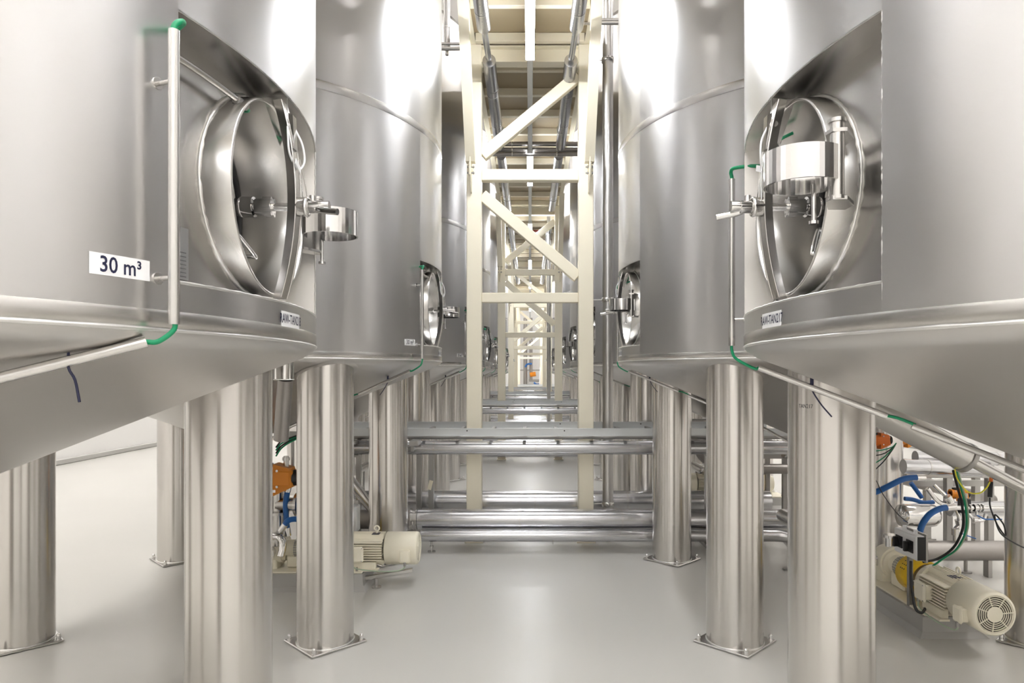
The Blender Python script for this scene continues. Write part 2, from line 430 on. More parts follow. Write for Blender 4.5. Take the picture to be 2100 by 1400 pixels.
    # bracket at the top of the bar, with wire loop and tag
    br = MB().prism([(1.36, -.005, RZ1), (1.425, -.005, RZ1-.002), (1.425, -.005, RZ1-.075), (1.405, -.005, RZ1-.13)], -.002, .002, (0, 1, 0))
    br.prism([(1.43, -.012, RZ1-.045), (1.442, -.012, RZ1-.05), (1.446, -.012, RZ1-.14), (1.432, -.012, RZ1-.135)], -.002, .026, (0, 1, 0))
    br.cyl((1.425, -.014, RZ1-.075), (1.425, .02, RZ1-.075), .009, 12)
    brk = br.build('latch_bracket', 'polish', T)
    MB().tube([(1.43, -.018, RZ1-.075), (1.435, -.03, RZ1-.11), (1.44, -.03, RZ1-.16), (1.452, 0, RZ1-.19), (1.462, .02, RZ1-.165), (1.458, .015, RZ1-.12), (1.44, .01, RZ1-.08)], .0028, 8, 5).build('wire_loop', 'white', brk)
    MB().tube([(1.452, .01, RZ1-.16), (1.462, .025, RZ1-.22), (1.466, .04, RZ1-.285), (1.462, .03, zs+.03)], .0018, 6, 5).build('wire_loop', 'satin', brk)
    MB().box((1.456, -.012, RZ1-.185), (.002, .042, .016), Matrix.Rotation(-.35, 3, 'X')).build('tag_plate', 'white', brk)
    # cable tube inside the recess, label sleeve
    mb = MB(); a0 = -PHI+.01; a1 = math.radians(-6)
    mb.tube([P(RI+.035, a0+(a1-a0)*i/6, 2.235-.012*i/6) for i in range(7)], .008, 12, 3)
    ct = mb.build('cable_tube', 'satin', T)
    MB().tube([P(RI+.035, a1-.02, 2.2235), P(RI+.035, a1+.012, 2.222)], .011, 10, 1, False).build('tag_sleeve', 'galv', ct)
    MB().tube([P(RI+.035, a1+.005, 2.222), P(RI+.03, a1+.03, 2.222), P(RI+.005, a1+.045, 2.23)], .0045, 8, 4).build('green_cable', 'green', ct)
    # data plate
    dp = curved_label(T, 'data_plate', math.radians(-14.6), 1.825, .085, .115, RI+.004, None, 'plate', th=.002)
    li = MB(); rr = RI+.0072
    for q in range(11):
        z = 1.872-q*.0088-(.006 if q > 1 else 0)-(.005 if q > 3 else 0); wd = (.020 if q < 4 else .034)
        a = math.radians(-14.6); off = -.012 if q < 4 else 0
        li.add([P(rr, a+(off-wd)/rr, z), P(rr, a+(off+wd)/rr, z), P(rr, a+(off+wd)/rr, z+.0022), P(rr, a+(off-wd)/rr, z+.0022)], [(0, 1, 2, 3)], False)
    li.build('engraving', 'plateink', dp)
    # upright cable tube beside the opening, stand-offs, green cable, sloping tube under the cone
    ac = math.radians(-20.0); RC = TR+.042
    ub = MB().cyl(P(RC, ac, 1.655), P(RC, ac, 2.222), .0105, 16).build('cable_tube', 'satin', T)
    for z in (1.745, 2.125):
        MB().cyl(P(TR-.002, ac, z), P(RC, ac, z), .0045, 10).cyl(P(TR-.001, ac, z), P(TR+.003, ac, z), .012, 12).build('stand_off', 'satin', ub)
    MB().tube([P(RC, ac, 2.20), P(RC, ac, 2.228), P(RC+.002, ac+.008, 2.243), P(RC-.01, ac+.02, 2.25), P(TR-.03, ac+.035, 2.245), P(RI+.035, ac+.04, 2.236)], .0062, 10, 5).build('green_cable', 'green', T)
    def cs(r, off=.03, a=ac): return P(r, a, cone_z(min(r, 1.4299))-off)
    MB().tube([P(RC, ac, 1.67), P(RC, ac, 1.64), P(RC-.015, ac, 1.61), P(1.40, ac, 1.578), cs(1.385)], .005, 10, 6).build('green_cable', 'green', T)['slope'] = 1
    MB().tube([cs(1.385), cs(1.25), cs(1.12), cs(1.0)], .0105, 14, 2, False).build('cable_tube', 'satin', T)['slope'] = 1
    MB().tube([cs(1.01), cs(.97, .022), cs(.92, .022)], .005, 8, 3).build('green_cable', 'green', T)['slope'] = 1
    MB().tube([cs(.93), cs(.7), cs(.45), cs(.2, .06)], .0105, 12, 2, False).build('cable_tube', 'satin', T)['slope'] = 1
    tie = MB().tube([cs(1.22, .0), cs(1.22, .03), cs(1.215, .045), cs(1.19, .075), cs(1.16, .10)], .0024, 6, 4)
    tie.cyl(cs(1.22, -.004), cs(1.22, .022), .006, 8); tie.build('cable_tie', 'ink', T)['slope'] = 1
    # nozzle plate and valve-less outlet below the cone
    MB().cyl((0, 0, .92), (0, 0, .935), .11, 28).cyl((0, 0, .905), (0, 0, .92), .11, 28).cyl((0, 0, .80), (0, 0, .905), .05, 24).build('outlet_flange', 'satin', T)
    # legs
    LR = .16; d = 1.245
    for a in (45, 135, 225, 315):
        a = math.radians(a); lx, ly = d*math.cos(a), d*math.sin(a); n = 48
        mb = MB(); vs_ = []
        for i in range(n):
            t = 2*PI*i/n; x, y = lx+LR*math.cos(t), ly+LR*math.sin(t)
            vs_ += [(x, y, .012), (x, y, cone_z(min(1.4299, math.hypot(x, y)))+.012)]
        mb.add(vs_, [(2*i, 2*((i+1) % n), 2*((i+1) % n)+1, 2*i+1) for i in range(n)], True)
        leg = mb.build('leg', 'leg', T)
        mb = MB(); vs_ = []
        for i in range(n):
            t = 2*PI*i/n
            for (q, dz) in ((LR-.002, .001), (LR+.012, .001), (LR+.026, .006)):
                x, y = lx+q*math.cos(t), ly+q*math.sin(t); rr = math.hypot(x, y)
                if rr > TR-.004: x *= (TR-.004)/rr; y *= (TR-.004)/rr; rr = TR-.004
                vs_.append((x, y, cone_z(rr)-.006+dz*.6))
        mb.add(vs_, [(3*i+j, 3*((i+1) % n)+j, 3*((i+1) % n)+j+1, 3*i+j+1) for i in range(n) for j in range(2)], True)
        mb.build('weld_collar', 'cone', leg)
        R3 = Matrix.Rotation(a, 3, 'Z')
        bp = MB().box((lx, ly, .0085), (.345, .345, .013), R3, ch=.004); bp.build('base_plate', 'satin', leg)
        MB().torus((lx, ly, .016), (0, 0, 1), LR+.001, .004, 48, 6, .25).build('weld_bead', 'weld', leg)
        for sx, sy in ((1, 1), (1, -1), (-1, 1), (-1, -1)):
            p = Vector((lx, ly, 0))+R3 @ Vector((sx*.148, sy*.148, 0))
            b = MB().cyl((p.x, p.y, .014), (p.x, p.y, .018), .016, 16).cyl((p.x, p.y, .018), (p.x, p.y, .032), .0125, 6)
            b.lathe([(.0115, .032), (.0115, .038), (.009, .045), (.004, .049), (0.0005, .05)], (p.x, p.y, 0), (0, 0, 1), 14)
            b.build('bolt', 'polish', leg)
    # capacity label
    curved_label(T, 'capacity_label', math.radians(-23.1), 1.757, .118, .039, TR, [('30 m³', .041, 0, -.001, .86)])
    # pipe elbow and insulation stub on the outer side
    return T

ORD = ['nearest', 'second', 'third', 'fourth', 'fifth', 'sixth', 'seventh', 'eighth']
NUM_L = ['218', '220', '222', '224', '226', '228', '230', '232']
NUM_R = ['217', '219', '221', '223', '225', '227', '229', '231']
proto = make_tank()
proto.location = (-TX, TY1, 0)
proto_children = None
def tlabel(side, k):
    num = (NUM_L if side < 0 else NUM_R)[k]
    sd = 'left' if side < 0 else 'right'
    if k == 0: return f'nearest stainless tank on the {sd} of the aisle, marked RAW-TAN{num}'
    return f'{ORD[k]} stainless tank from the camera on the {sd} of the aisle'
tanks = []
NT = 8
for k in range(NT):
    for side in (-1, 1):
        loc = (side*TX, TY1+k*PITCH, 0); rz = 0 if side < 0 else PI
        if k == 0 and side < 0: t = proto
        else: t = dup(proto, loc, rz)
        t['label'] = tlabel(side, k); tanks.append((t, side, k))
def cone_pt(x, y, off=.024): return Vector((x, y, cone_z(min(math.hypot(x, y), 1.4299))-off))
for o in list(proto.children):
    if o.get('slope'): bpy.data.objects.remove(o)
q0 = cone_pt(1.335, -.512); q1 = cone_pt(1.14, -.625); q2 = q1+(q1-q0)*1.3; q2.z = cone_pt(q2.x, q2.y).z
MB().tube([P(TR+.042, math.radians(-20), 1.67), P(TR+.042, math.radians(-20), 1.645), P(TR+.02, math.radians(-20.6), 1.622), q0], .005, 10, 6).build('green_cable', 'green', proto)
MB().tube([q0, q1, q2], .0105, 14, 3, False).build('cable_tube', 'satin', proto)
p_ = q0.lerp(q1, .55)
MB().tube([p_+Vector((0, 0, .024)), p_+Vector((0, 0, -.012)), p_+Vector((.012, 0, -.035)), p_+Vector((.02, 0, -.075))], .0024, 6, 4).build('cable_tie', 'ink', proto)
for o in COL.objects:
    if 'slope' in o.keys(): del o['slope']
for t, side, k in tanks:
    num = (NUM_L if side < 0 else NUM_R)[k]
    if k < 3:
        curved_label(t, 'tank_number_label', math.radians(.3), 1.703, .138, .040, TR, [('RAW-TAN'+num, .034, 0, 0, .76)])
# small pencilled number on the nearest right leg, insulated stub under the nearest left tank
for t, side, k in tanks:
    if side < 0 and k < 3:
        s_ = MB().cyl((.36, 1.36, 1.50), (.36, 1.36, 1.70), .033, 24) if False else None

# ------------------------------------------------------------------ frames and walkway above the aisle
FY0 = TY1+1.5*PITCH; FP = 2*PITCH; DECK = 4.60
def make_frame(mirror):
    T = thing('steel_gantry', 'frame', 'steel frame', (0, 0, 0), 0, 'cream steel frames across the aisle')
    sgn = -1 if mirror else 1
    for s_ in (-1, 1):
        p = MB().box((s_*.517, 0, DECK/2+.005), (.138, .14, DECK-.01), ch=.006).build('post', 'cream', T)
        MB().box((s_*.517, 0, .006), (.17, .17, .012)).build('base_plate', 'cream', p)
    for (z0, z1) in ((2.22, 2.31), (3.35, 3.455)):
        MB().box((0, 0, (z0+z1)/2), (.896, .09, z1-z0), ch=.005).build('crossbar', 'cream', T)
    tb = MB().box((0, 0, 4.585), (.896, .12, .012)).box((0, 0, 4.446), (.896, .12, .012)).box((0, 0, 4.515), (.896, .01, .13))
    tb.build('top_beam', 'cream', T)
    MB().beam((sgn*-.445, 0, 3.59), (sgn*.445, 0, 4.33), .105, .08, (0, 1, 0), .005).build('diagonal_brace', 'cream', T)
    MB().beam((sgn*-.445, 0, 3.22), (sgn*.445, 0, 2.46), .105, .08, (0, 1, 0), .005).build('diagonal_brace', 'cream', T)
    for s_ in (-1, 1):
        x = s_*.54
        b = MB().prism([(x, -.13, 3.475), (x, -.21, 3.475), (x, -.93, 4.60), (x, -.82, 4.60)], -.043, .043, (1, 0, 0)).build('knee_brace', 'cream', T)
        MB().prism([(x, -.07, 3.22), (x, -.11, 3.23), (x, -.20, 3.36), (x, -.235, 3.52), (x, -.07, 3.52)], -.006, .006, (1, 0, 0)).build('gusset_plate', 'cream', b)
        MB().box((x+.012*s_, -.15, 3.42), (.012, .07, .11)).build('gusset_plate', 'cream', b)
        for z in (3.385, 3.44):
            MB().cyl((x-.035, -.155, z), (x+.035, -.155, z), .007, 8).cyl((x-.024, -.155, z), (x-.012, -.155, z), .013, 6).cyl((x+.02, -.155, z), (x+.03, -.155, z), .013, 6).build('bolt', 'galv', b)
    return T
fr = make_frame(False); fr.location = (0, FY0, 0)
fr['label'] = 'nearest cream steel frame standing across the aisle'
fr2 = dup(fr, (0, FY0+FP, 0), 0, 'second cream steel frame across the aisle, seen through the nearest frame')
fm = make_frame(True); fm.location = (0, FY0+2*FP, 0); fm['label'] = 'third cream steel frame across the aisle from the camera'
for k, o_ in ((3, 'fourth'), (4, 'fifth')):
    dup(fm, (0, FY0+k*FP, 0), 0, f'{o_} cream steel frame across the aisle from the camera')

YE = Y1-3
wk = thing('walkway_platform', 'long cream steel walkway platform overhead, carried by the frames along the aisle', 'walkway', (0, 0, DECK))
nj = int((YE+1.5)/.606)
jm = MB().box((0, 0, .04), (1.0, .055, .08), ch=.004)
jo = jm.build('joist', 'cream', wk); yj = []
for i in range(nj):
    y = -1.0+i*.606
    if i == 0: jo.location = (0, y, 0)
    else:
        c = jo.copy(); COL.objects.link(c); c.location = (0, y, 0)
for i in range(int((YE+1.2)/1.212)):
    if i == 0: dp0 = MB().box((0, -1.0+.606, .088), (1.14, 1.206, .012)).build('deck_plate', 'deck', wk)
    else:
        c = dp0.copy(); COL.objects.link(c); c.location = (0, i*1.212, 0)
for s_ in (-1, 1):
    L_ = YE+1.2
    e = MB().box((s_*.555, YE/2-.6, .055), (.008, L_, .16)).box((s_*.53, YE/2-.6, -.005 if False else .132), (.06, L_, .008)).box((s_*.53, YE/2-.6, .004), (.06, L_, .008))
    e.build('edge_beam', 'cream', wk)

# lamp rail and LED tubes
LZ = 4.30
rl = thing('lamp_rail', 'long thin aluminium lamp rail hanging along the middle of the aisle', 'lamp rail', (0, 0, LZ))
MB().box((0, YE/2-1, .022), (.052, YE+1.6, .04), ch=.006).build('rail', 'rail', rl)
for i in range(12):
    if i == 0: h0 = MB().cyl((0, 0, .04), (0, 0, .305), .004, 8).build('hanger', 'galv', rl, (0, .4+i*2.7, 0))
    else:
        c = h0.copy(); COL.objects.link(c); c.location = (0, .4+i*2.7, 0)
LO = ['first', 'second', 'third', 'fourth', 'fifth', 'sixth', 'seventh', 'eighth']
for i in range(-1, 8):
    y = 5.14+(i-1)*3.93
    t = thing('tube_lamp', (f'{LO[i-1]} glowing LED tube lamp along the aisle rail, counted from the camera' if i >= 1 else ('LED tube lamp at the very start of the aisle rail' if i < 0 else 'LED tube lamp right above the camera on the aisle rail')), 'lamp', (0, y, LZ), 0, 'LED tube lamps on the aisle rail')
    MB().box((0, 0, -.004), (.07, 1.47, .012)).build('lamp_housing', 'rail', t)
    prof = [(-.036, -.01), (-.036, -.03), (-.024, -.044), (0, -.05), (.024, -.044), (.036, -.03), (.036, -.01)]
    MB().prism([(x, 0, z) for x, z in prof], -.72, .72, (0, 1, 0)).build('diffuser', 'led', t)
    for s_ in (-1, 1): MB().box((0, s_*.726, -.028), (.074, .012, .044)).build('end_cap', 'white', t)

# ------------------------------------------------------------------ pipes under the walkway
def run_pipe(name, label, pts, r, m, cat='pipe', group=None, seams=(), n=24, smooth=False, cap=True, screws=True, extra=None):
    c0 = Vector(pts[0])
    t = thing(name, label, cat, c0, 0, group)
    q = [Vector(p)-c0 for p in pts]
    pb = MB().tube(q, r, n, 5, smooth).build('pipe_body', m, t)
    d = (q[-1]-q[0]).normalized(); L_ = (q[-1]-q[0]).length
    for s_ in seams:
        p = d*s_
        MB().cyl(p-d*.006, p+d*.006, r+.0022, n).build('seam_band', 'satin', pb)
    if screws and seams:
        u, v, _ = basis(d); sc = MB(); k = max(2, int(L_/.12))
        up = Vector((0, -.80, .6)) if abs(d.x) > .9 else Vector((0, 0, -1))
        up = (up-d*up.dot(d)).normalized()
        for i in range(k):
            p = d*(L_*(i+.5)/k)+up*r
            sc.cyl(p-up*.002, p+up*.003, .004, 6)
        tag(sc.build('rivets', 'polish', pb), kind='stuff')
    return t
PH = 4.31
G_ = 'insulated pipes under the walkway'
def hang(t, offs, r):
    for y in offs:
        MB().cyl((0, y, r), (0, y, DECK-t.location.z+.003), .005, 8).cyl((0, y-.012, 0), (0, y+.012, 0), r+.003, 20).build('pipe_hanger', 'galv', t)
for s_, sd in ((-1, 'left'), (1, 'right')):
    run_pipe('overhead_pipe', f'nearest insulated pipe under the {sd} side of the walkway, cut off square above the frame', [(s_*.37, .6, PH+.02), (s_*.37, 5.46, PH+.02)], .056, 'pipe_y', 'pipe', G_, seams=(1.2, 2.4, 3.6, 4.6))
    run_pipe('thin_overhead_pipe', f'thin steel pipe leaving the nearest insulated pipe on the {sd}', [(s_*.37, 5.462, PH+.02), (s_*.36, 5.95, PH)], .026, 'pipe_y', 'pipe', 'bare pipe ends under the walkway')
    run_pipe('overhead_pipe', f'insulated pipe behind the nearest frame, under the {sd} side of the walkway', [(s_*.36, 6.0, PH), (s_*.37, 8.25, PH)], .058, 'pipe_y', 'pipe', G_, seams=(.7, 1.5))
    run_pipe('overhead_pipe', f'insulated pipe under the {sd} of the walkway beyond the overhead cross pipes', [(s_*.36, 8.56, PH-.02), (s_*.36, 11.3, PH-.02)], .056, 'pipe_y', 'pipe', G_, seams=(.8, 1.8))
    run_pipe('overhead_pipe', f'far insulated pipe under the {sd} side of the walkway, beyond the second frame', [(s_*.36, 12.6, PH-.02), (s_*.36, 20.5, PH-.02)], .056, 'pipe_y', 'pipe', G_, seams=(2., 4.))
for o in [o for o in COL.objects if o.parent is None and o.name.startswith('overhead_pipe')]:
    L_ = max(v.co.y for v in [c for c in o.children if c.name.startswith('pipe_body')][0].data.vertices)
    hang(o, [L_*f for f in (.25, .75)], .056)
for i in range(3):
    run_pipe('cross_pipe', ['upper', 'middle', 'lower'][i]+' pipe of the three crossing overhead behind the nearest frame', [(-.52, 8.40+(i == 1)*.03, PH+.075-i*.062), (.62, 8.40+(i == 1)*.03, PH+.075-i*.062)], .028, 'darkpipe', 'pipe', 'three pipes crossing under the walkway', seams=(.3, .85))
run_pipe('bent_tube', 'upper steel tube bending down beside the right overhead pipe', [(.9, 5.92, 4.60), (.5, 5.92, 4.60), (.43, 5.92, 4.59), (.415, 5.92, 4.55), (.41, 5.92, 4.42)], .017, 'satin', 'pipe', None, n=12, smooth=True)
run_pipe('straight_tube', 'straight steel tube above the bent tube, right of the nearest frame', [(.95, 5.98, 4.655), (.60, 5.98, 4.655)], .017, 'satin', 'pipe', None, n=12)
run_pipe('bent_tube', 'bent steel tube left of the nearest frame, under a hanging capped pipe', [(-.60, 6.05, 4.44), (-.74, 6.05, 4.44), (-.80, 6.05, 4.45), (-.82, 6.07, 4.50), (-.82, 6.07, 4.9)], .018, 'satin', 'pipe', None, n=12, smooth=True)
run_pipe('straight_tube', 'straight steel tube just above the bent one, left of the nearest frame', [(-.60, 6.12, 4.515), (-.90, 6.12, 4.515)], .014, 'satin', 'pipe', None, n=12)
t = run_pipe('hanging_pipe', 'upright insulated pipe with an open lower end, hanging left of the nearest frame', [(-.755, 6.2, 4.50), (-.755, 6.2, 5.6)], .029, 'pipe_z', 'pipe', None, seams=(.2, .6))
MB().cyl((0, 0, -.05), (0, 0, .01), .015, 12).build('inner_pipe', 'satin', t)
# upright riser right of the frame
def riser(x, y, r, z1, label, clamps, px):
    t = thing('riser_pipe', label, 'pipe', (x, y, 0), 0, 'upright riser pipes')
    MB().cyl((0, 0, 0.0), (0, 0, z1), r, 28).build('pipe_body', 'pipe_z', t)
    for z in clamps:
        c = MB().lathe([(r, -.02), (r+.008, -.02), (r+.008, .02), (r, .02)], (0, 0, z), (0, 0, 1), 28)
        for a in (-.6, .6): c.cyl((a*.02, -r-.03, z+.0), (a*.02, -r, z), .009, 10)
        c.cyl((-.03, -r-.018, z), (.03, -r-.018, z), .006, 10)
        c.build('pipe_clamp', 'satin', t)
        MB().cyl((-r-.005, 0, z), (px-x, 0, z), .006, 10).build('stand_off', 'satin', t)
    return t
riser(.727, FY0+.02, .05, 5.9, 'tall upright steel pipe clamped beside the right post of the nearest frame', (.345, 2.25, 4.49), .588)
riser(.36, FY0+FP+.65, .036, 5.9, 'thinner upright steel pipe in the aisle behind the second frame', (), .588)

# ------------------------------------------------------------------ crossing pipes and tray at low level, at every frame
def crossing(k):
    yf = FY0+k*FP; o_ = ['nearest', 'second', 'third', 'fourth', 'fifth'][k]
    near = k == 0
    xl, xr = (-2.0, 2.35) if near else (-1.75, 1.75)
    g = 'low pipes crossing the aisle'
    sm = (.55, 1.15, 2.05, 2.95, 3.7) if near else (.8, 1.7, 2.6)
    t = thing('cable_tray', f'light grey cable tray rails crossing the aisle at the {o_} frame', 'cable tray', (0, yf, 1.05), 0, 'cable trays crossing the aisle')
    for nm, dy in (('front_rail', -.40), ('back_rail', .42)):
        b = MB().box(((xl+xr)/2, dy, .0), (xr-xl, .004, .066)).box(((xl+xr)/2, dy-.008, .031), (xr-xl, .022, .005)).box(((xl+xr)/2, dy-.006, -.031), (xr-xl, .016, .004))
        rr = b.build('side_rail', 'tray', t)
        if k < 2:
            for x in (xl+.6, xl+1.45, xl+2.3, xl+3.1):
                if x < xr: MB().cyl((x, dy-.006, .012), (x, dy-.002, .012), .006, 8).build('bolt', 'black', rr)
    r_ = MB()
    n = int((xr-xl)/.3)
    for i in range(n): r_.box((xl+.15+i*.3, -.23, -.02), (.03, .32, .02)); r_.box((xl+.15+i*.3, .26, -.02), (.03, .30, .02))
    tag(r_.build('rungs', 'galv', t), kind='stuff')
    run_pipe('upper_cross_pipe', f'upper insulated pipe crossing the aisle below the tray at the {o_} frame', [(xl, yf-.30, .905), (xr, yf-.30, .905)], .062, 'pipe', 'pipe', g, sm)
    run_pipe('rear_cross_pipe', f'thick low insulated pipe crossing behind the posts of the {o_} frame', [(xl, yf+.345, .31), (xr, yf+.345, .31)], .100, 'pipe', 'pipe', g, sm)
    t = run_pipe('front_cross_pipe', f'thick low insulated pipe crossing in front of the {o_} frame', [(-.99 if near else xl, yf-.315, .272), (xr, yf-.315, .272)], .090, 'pipe', 'pipe', g, tuple(s-.25 for s in sm[:4]))
    if near:
        f = MB().cyl((-.005, 0, 0), (-.02, 0, 0), .094, 28).cyl((-.055, 0, 0), (-.07, 0, 0), .094, 28).cyl((-.055, 0, 0), (-.02, 0, 0), .078, 28)
        f.cyl((-.038, -.09, -.03), (-.038, -.09, .0), .014, 10)
        f.build('flange', 'satin', t)
        MB().cyl((-1.02, 0, 0), (-.07, 0, 0), .086, 28).build('pipe_body', 'darkpipe', t)
    run_pipe('lowest_cross_pipe', f'slim insulated pipe nearest the floor, crossing before the {o_} frame', [(-.95 if near else xl, yf-.415, .152), (xr-.2, yf-.415, .152)]+([(xr-.12, yf-.41, .14), (xr-.06, yf-.38, .08)] if near else []), .0535, 'pipe', 'pipe', g, sm[:4])
    run_pipe('grey_duct', f'narrow grey duct running under the cable tray at the {o_} frame', [(xl, yf-.15, .985), (xr, yf-.15, .985)], .022, 'galv', 'duct', 'ducts under the cable trays')
    for x in (-1.55, 1.6):
        u = thing('pipe_trestle', f"{'left' if x < 0 else 'right'} trestle carrying the low cross pipes at the {o_} frame", 'pipe support', (x, yf, 0), 0, 'trestles under the cross pipes')
        MB().box((0, .345, .10), (.05, .12, .20)).box((0, -.315, .085), (.05, .10, .17)).box((0, -.415, .047), (.05, .05, .094)).box((0, 0, .012), (.06, .94, .024)).build('saddle_bar', 'galv', u)
        MB().box((0, -.19, .43), (.04, .04, .82)).box((0, .02, .953), (.05, .86, .02)).box((0, -.25, .83), (.05, .14, .02)).build('upright', 'galv', u)
for k in range(5): crossing(k)
# square upright posts carrying the tray at the left
for i, (x, y) in enumerate(((-1.055, FY0+.12), (-.945, FY0+.16))):
    t = thing('square_stand', ['left', 'right'][i]+' one of the two square steel posts under the tray, beside the column', 'post', (x, y, 0), 0, 'square posts under the tray')
    MB().box((0, 0, .46), (.05, .05, .90), ch=.004).build('post_body', 'galv', t)
    MB().box((0, 0, .006), (.11, .11, .012)).build('foot_plate', 'galv', t)
    if i: MB().box((-.005, -.027, .50), (.036, .003, .09), Matrix.Rotation(.25, 3, 'Y')).build('paper_tag', 'cream', t)
t = thing('tray_console', 'short square steel bracket under the tray left of the nearest frame', 'bracket', (-1.0, FY0-.42, .93))
MB().box((0, 0, .03), (.075, .18, .045), ch=.004).build('bracket_body', 'galv', t)
MB().box((-.03, .03, -.02), (.02, .05, .06)).build('bracket_web', 'galv', t)
# small pipe feet
for i, (x, lab) in enumerate(((-.86, 'left'), (1.62, 'right'))):
    t = thing('adjustable_stand', f'small adjustable foot under the lowest cross pipe, {lab} end', 'pipe foot', (x, FY0-.40, 0), 0, 'feet under the lowest cross pipe')
    MB().cyl((0, 0, 0), (0, 0, .012), .035, 20).build('foot_disc', 'satin', t)
    MB().cyl((0, 0, .012), (0, 0, .098), .010, 12).build('threaded_rod', 'satin', t)
    MB().cyl((0, 0, .045), (0, 0, .058), .018, 6).build('nut', 'satin', t)

# ------------------------------------------------------------------ pump units
def make_pump():
    T = thing('pump_unit', 'pump', 'pump', (0, 0, 0), 0, 'cream motor pump units on plinths')
    H = .265
    # fan cover
    fc = MB().lathe([(.100, -.245), (.119, -.238), (.120, -.02), (.116, -.006), (.106, 0), (.100, 0), (.100, -.02)], (0, 0, H), (1, 0, 0), 48).build('fan_cover', 'motor', T)
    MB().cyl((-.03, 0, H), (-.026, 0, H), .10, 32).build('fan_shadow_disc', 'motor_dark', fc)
    gr = MB()
    for r in (.052, .063, .074, .085, .096): gr.torus((-.002, 0, H), (1, 0, 0), r, .0028, 48, 6)
    for a in range(7):
        t = a*2*PI/7+.1; gr.cyl((-.002, .04*math.cos(t), H+.04*math.sin(t)), (-.002, .104*math.cos(t), H+.104*math.sin(t)), .0032, 6)
    gr.cyl((-.008, 0, H), (.001, 0, H), .043, 28)
    gr.build('fan_grille', 'motor', fc)
    body = MB().cyl((-.54, 0, H), (-.26, 0, H), .092, 40).build('motor_body', 'motor', T)
    fn = MB()
    for s_ in (-1, 1):
        for i in range(8):
            z = -.063+i*.018
            fn.box((-.39, s_*.085, H+z), (.27, .062, .006))
    for s_ in (-1, 1):
        for i in range(5):
            fn.box((-.39, -.044+i*.022, H+s_*.092), (.27, .006, .040))
    fn.build('cooling_fins', 'motor', body)
    MB().cyl((-.57, 0, H), (-.53, 0, H), .112, 40).cyl((-.60, 0, H), (-.57, 0, H), .085, 32, .085).build('end_bell', 'motor', T)
    MB().box((-.40, 0, H+.102), (.20, .085, .012), ch=.004).build('name_pad', 'motor', T)
    MB().box((-.315, -.02, H+.1105), (.055, .06, .003)).build('name_plate', 'ink', T)
    MB().torus((-.315, 0, H+.145), (0, 1, 0), .018, .006, 20, 8).cyl((-.315, 0, H+.105), (-.315, 0, H+.128), .009, 12).build('lifting_eye', 'motor', T)
    b1 = MB().box((-.435, -.125, H-.01), (.085, .05, .09), ch=.008).box((-.435, -.155, H-.01), (.115, .022, .115), ch=.012).build('terminal_box', 'motor', T)
    sc = MB()
    for sx in (-1, 1):
        for sz in (-1, 1): sc.cyl((-.435+sx*.046, -.168, H-.01+sz*.046), (-.435+sx*.046, -.164, H-.01+sz*.046), .004, 8)
    sc.build('screws', 'satin', b1)
    MB().box((-.08, -.128, H-.025), (.065, .04, .075), ch=.006).box((-.08, -.152, H-.025), (.080, .016, .090), ch=.010).build('terminal_box', 'motor', T)
    # feet
    for s_ in (-1, 1):
        MB().box((-.40, s_*.085, H-.105), (.20, .04, .05), ch=.004).box((-.40, s_*.10, H-.133), (.24, .06, .012)).build('motor_foot', 'motor', T)
    # coupling guard, bearing housing, pump head
    g = MB().lathe([(.100, -.80), (.112, -.795), (.112, -.62), (.100, -.615)], (0, 0, H), (1, 0, 0), 40).build('coupling_guard', 'yellow', T)
    hl = MB()
    for a in range(3):
        for q in range(4):
            t = math.radians(205+q*14) ; hl.cyl((-.745+a*.02, .1105*math.sin(t), H-.1105*math.cos(t)), (-.745+a*.02, .114*math.sin(t), H-.114*math.cos(t)), .004, 6)
    tag(hl.build('guard_holes', 'black', g), kind='stuff')
    MB().box((-.70, 0, H-.115), (.12, .10, .03)).build('guard_foot', 'yellow', T)
    bh = MB().cyl((-.98, 0, H), (-.80, 0, H), .062, 32).cyl((-.80, 0, H), (-.785, 0, H), .085, 32).cyl((-1.0, 0, H), (-.98, 0, H), .092, 32).box((-.89, 0, H-.09), (.16, .10, .09), ch=.01).build('bearing_housing', 'motor', T)
    wm = MB()
    for a in range(24):
        t = 2*PI*a/24; wm.box((-.865, .068*math.cos(t), H+.068*math.sin(t)), (.10, .004, .004), Matrix.Rotation(t, 3, 'X'))
    for q in range(7): wm.torus((-.91+q*.015, 0, H), (1, 0, 0), .069, .0018, 24, 5)
    wm.build('mesh_guard', 'galv', bh)
    ph = MB().cyl((-1.12, 0, H), (-1.0, 0, H), .105, 40).cyl((-1.15, 0, H), (-1.12, 0, H), .085, 40).build('pump_head', 'motor', T)
    MB().cyl((-1.06, -.17, H), (-1.06, -.09, H), .036, 24).cyl((-1.06, -.19, H), (-1.06, -.17, H), .05, 24).build('port_flange', 'polish', ph)
    MB().cyl((-1.06, 0, H+.09), (-1.06, 0, H+.16), .036, 24).cyl((-1.06, 0, H+.16), (-1.06, 0, H+.18), .05, 24).build('port_flange', 'polish', ph)
    MB().box((-1.08, 0, .17), (.10, .16, .10), ch=.008).build('pump_foot', 'motor', T)
    MB().box((-.83, 0, .123), (.88, .30, .012), ch=.003).build('base_plate', 'motor', T)
    for x in (-.43, -1.22):
        for y in (-.13, .13):
            MB().cyl((x, y, .128), (x, y, .145), .010, 6).cyl((x, y, .145), (x, y, .158), .006, 10).build('anchor_bolt', 'satin', T)
    cb = MB().tube([(-.08, -.152, H-.07), (-.08, -.15, H-.10), (-.12, -.15, H-.125), (-.22, -.16, H-.13), (-.34, -.17, H-.12), (-.44, -.16, H-.105), (-.46, -.15, H-.06)], .0045, 8, 5)
    cb.build('cable', 'palegreen', T)
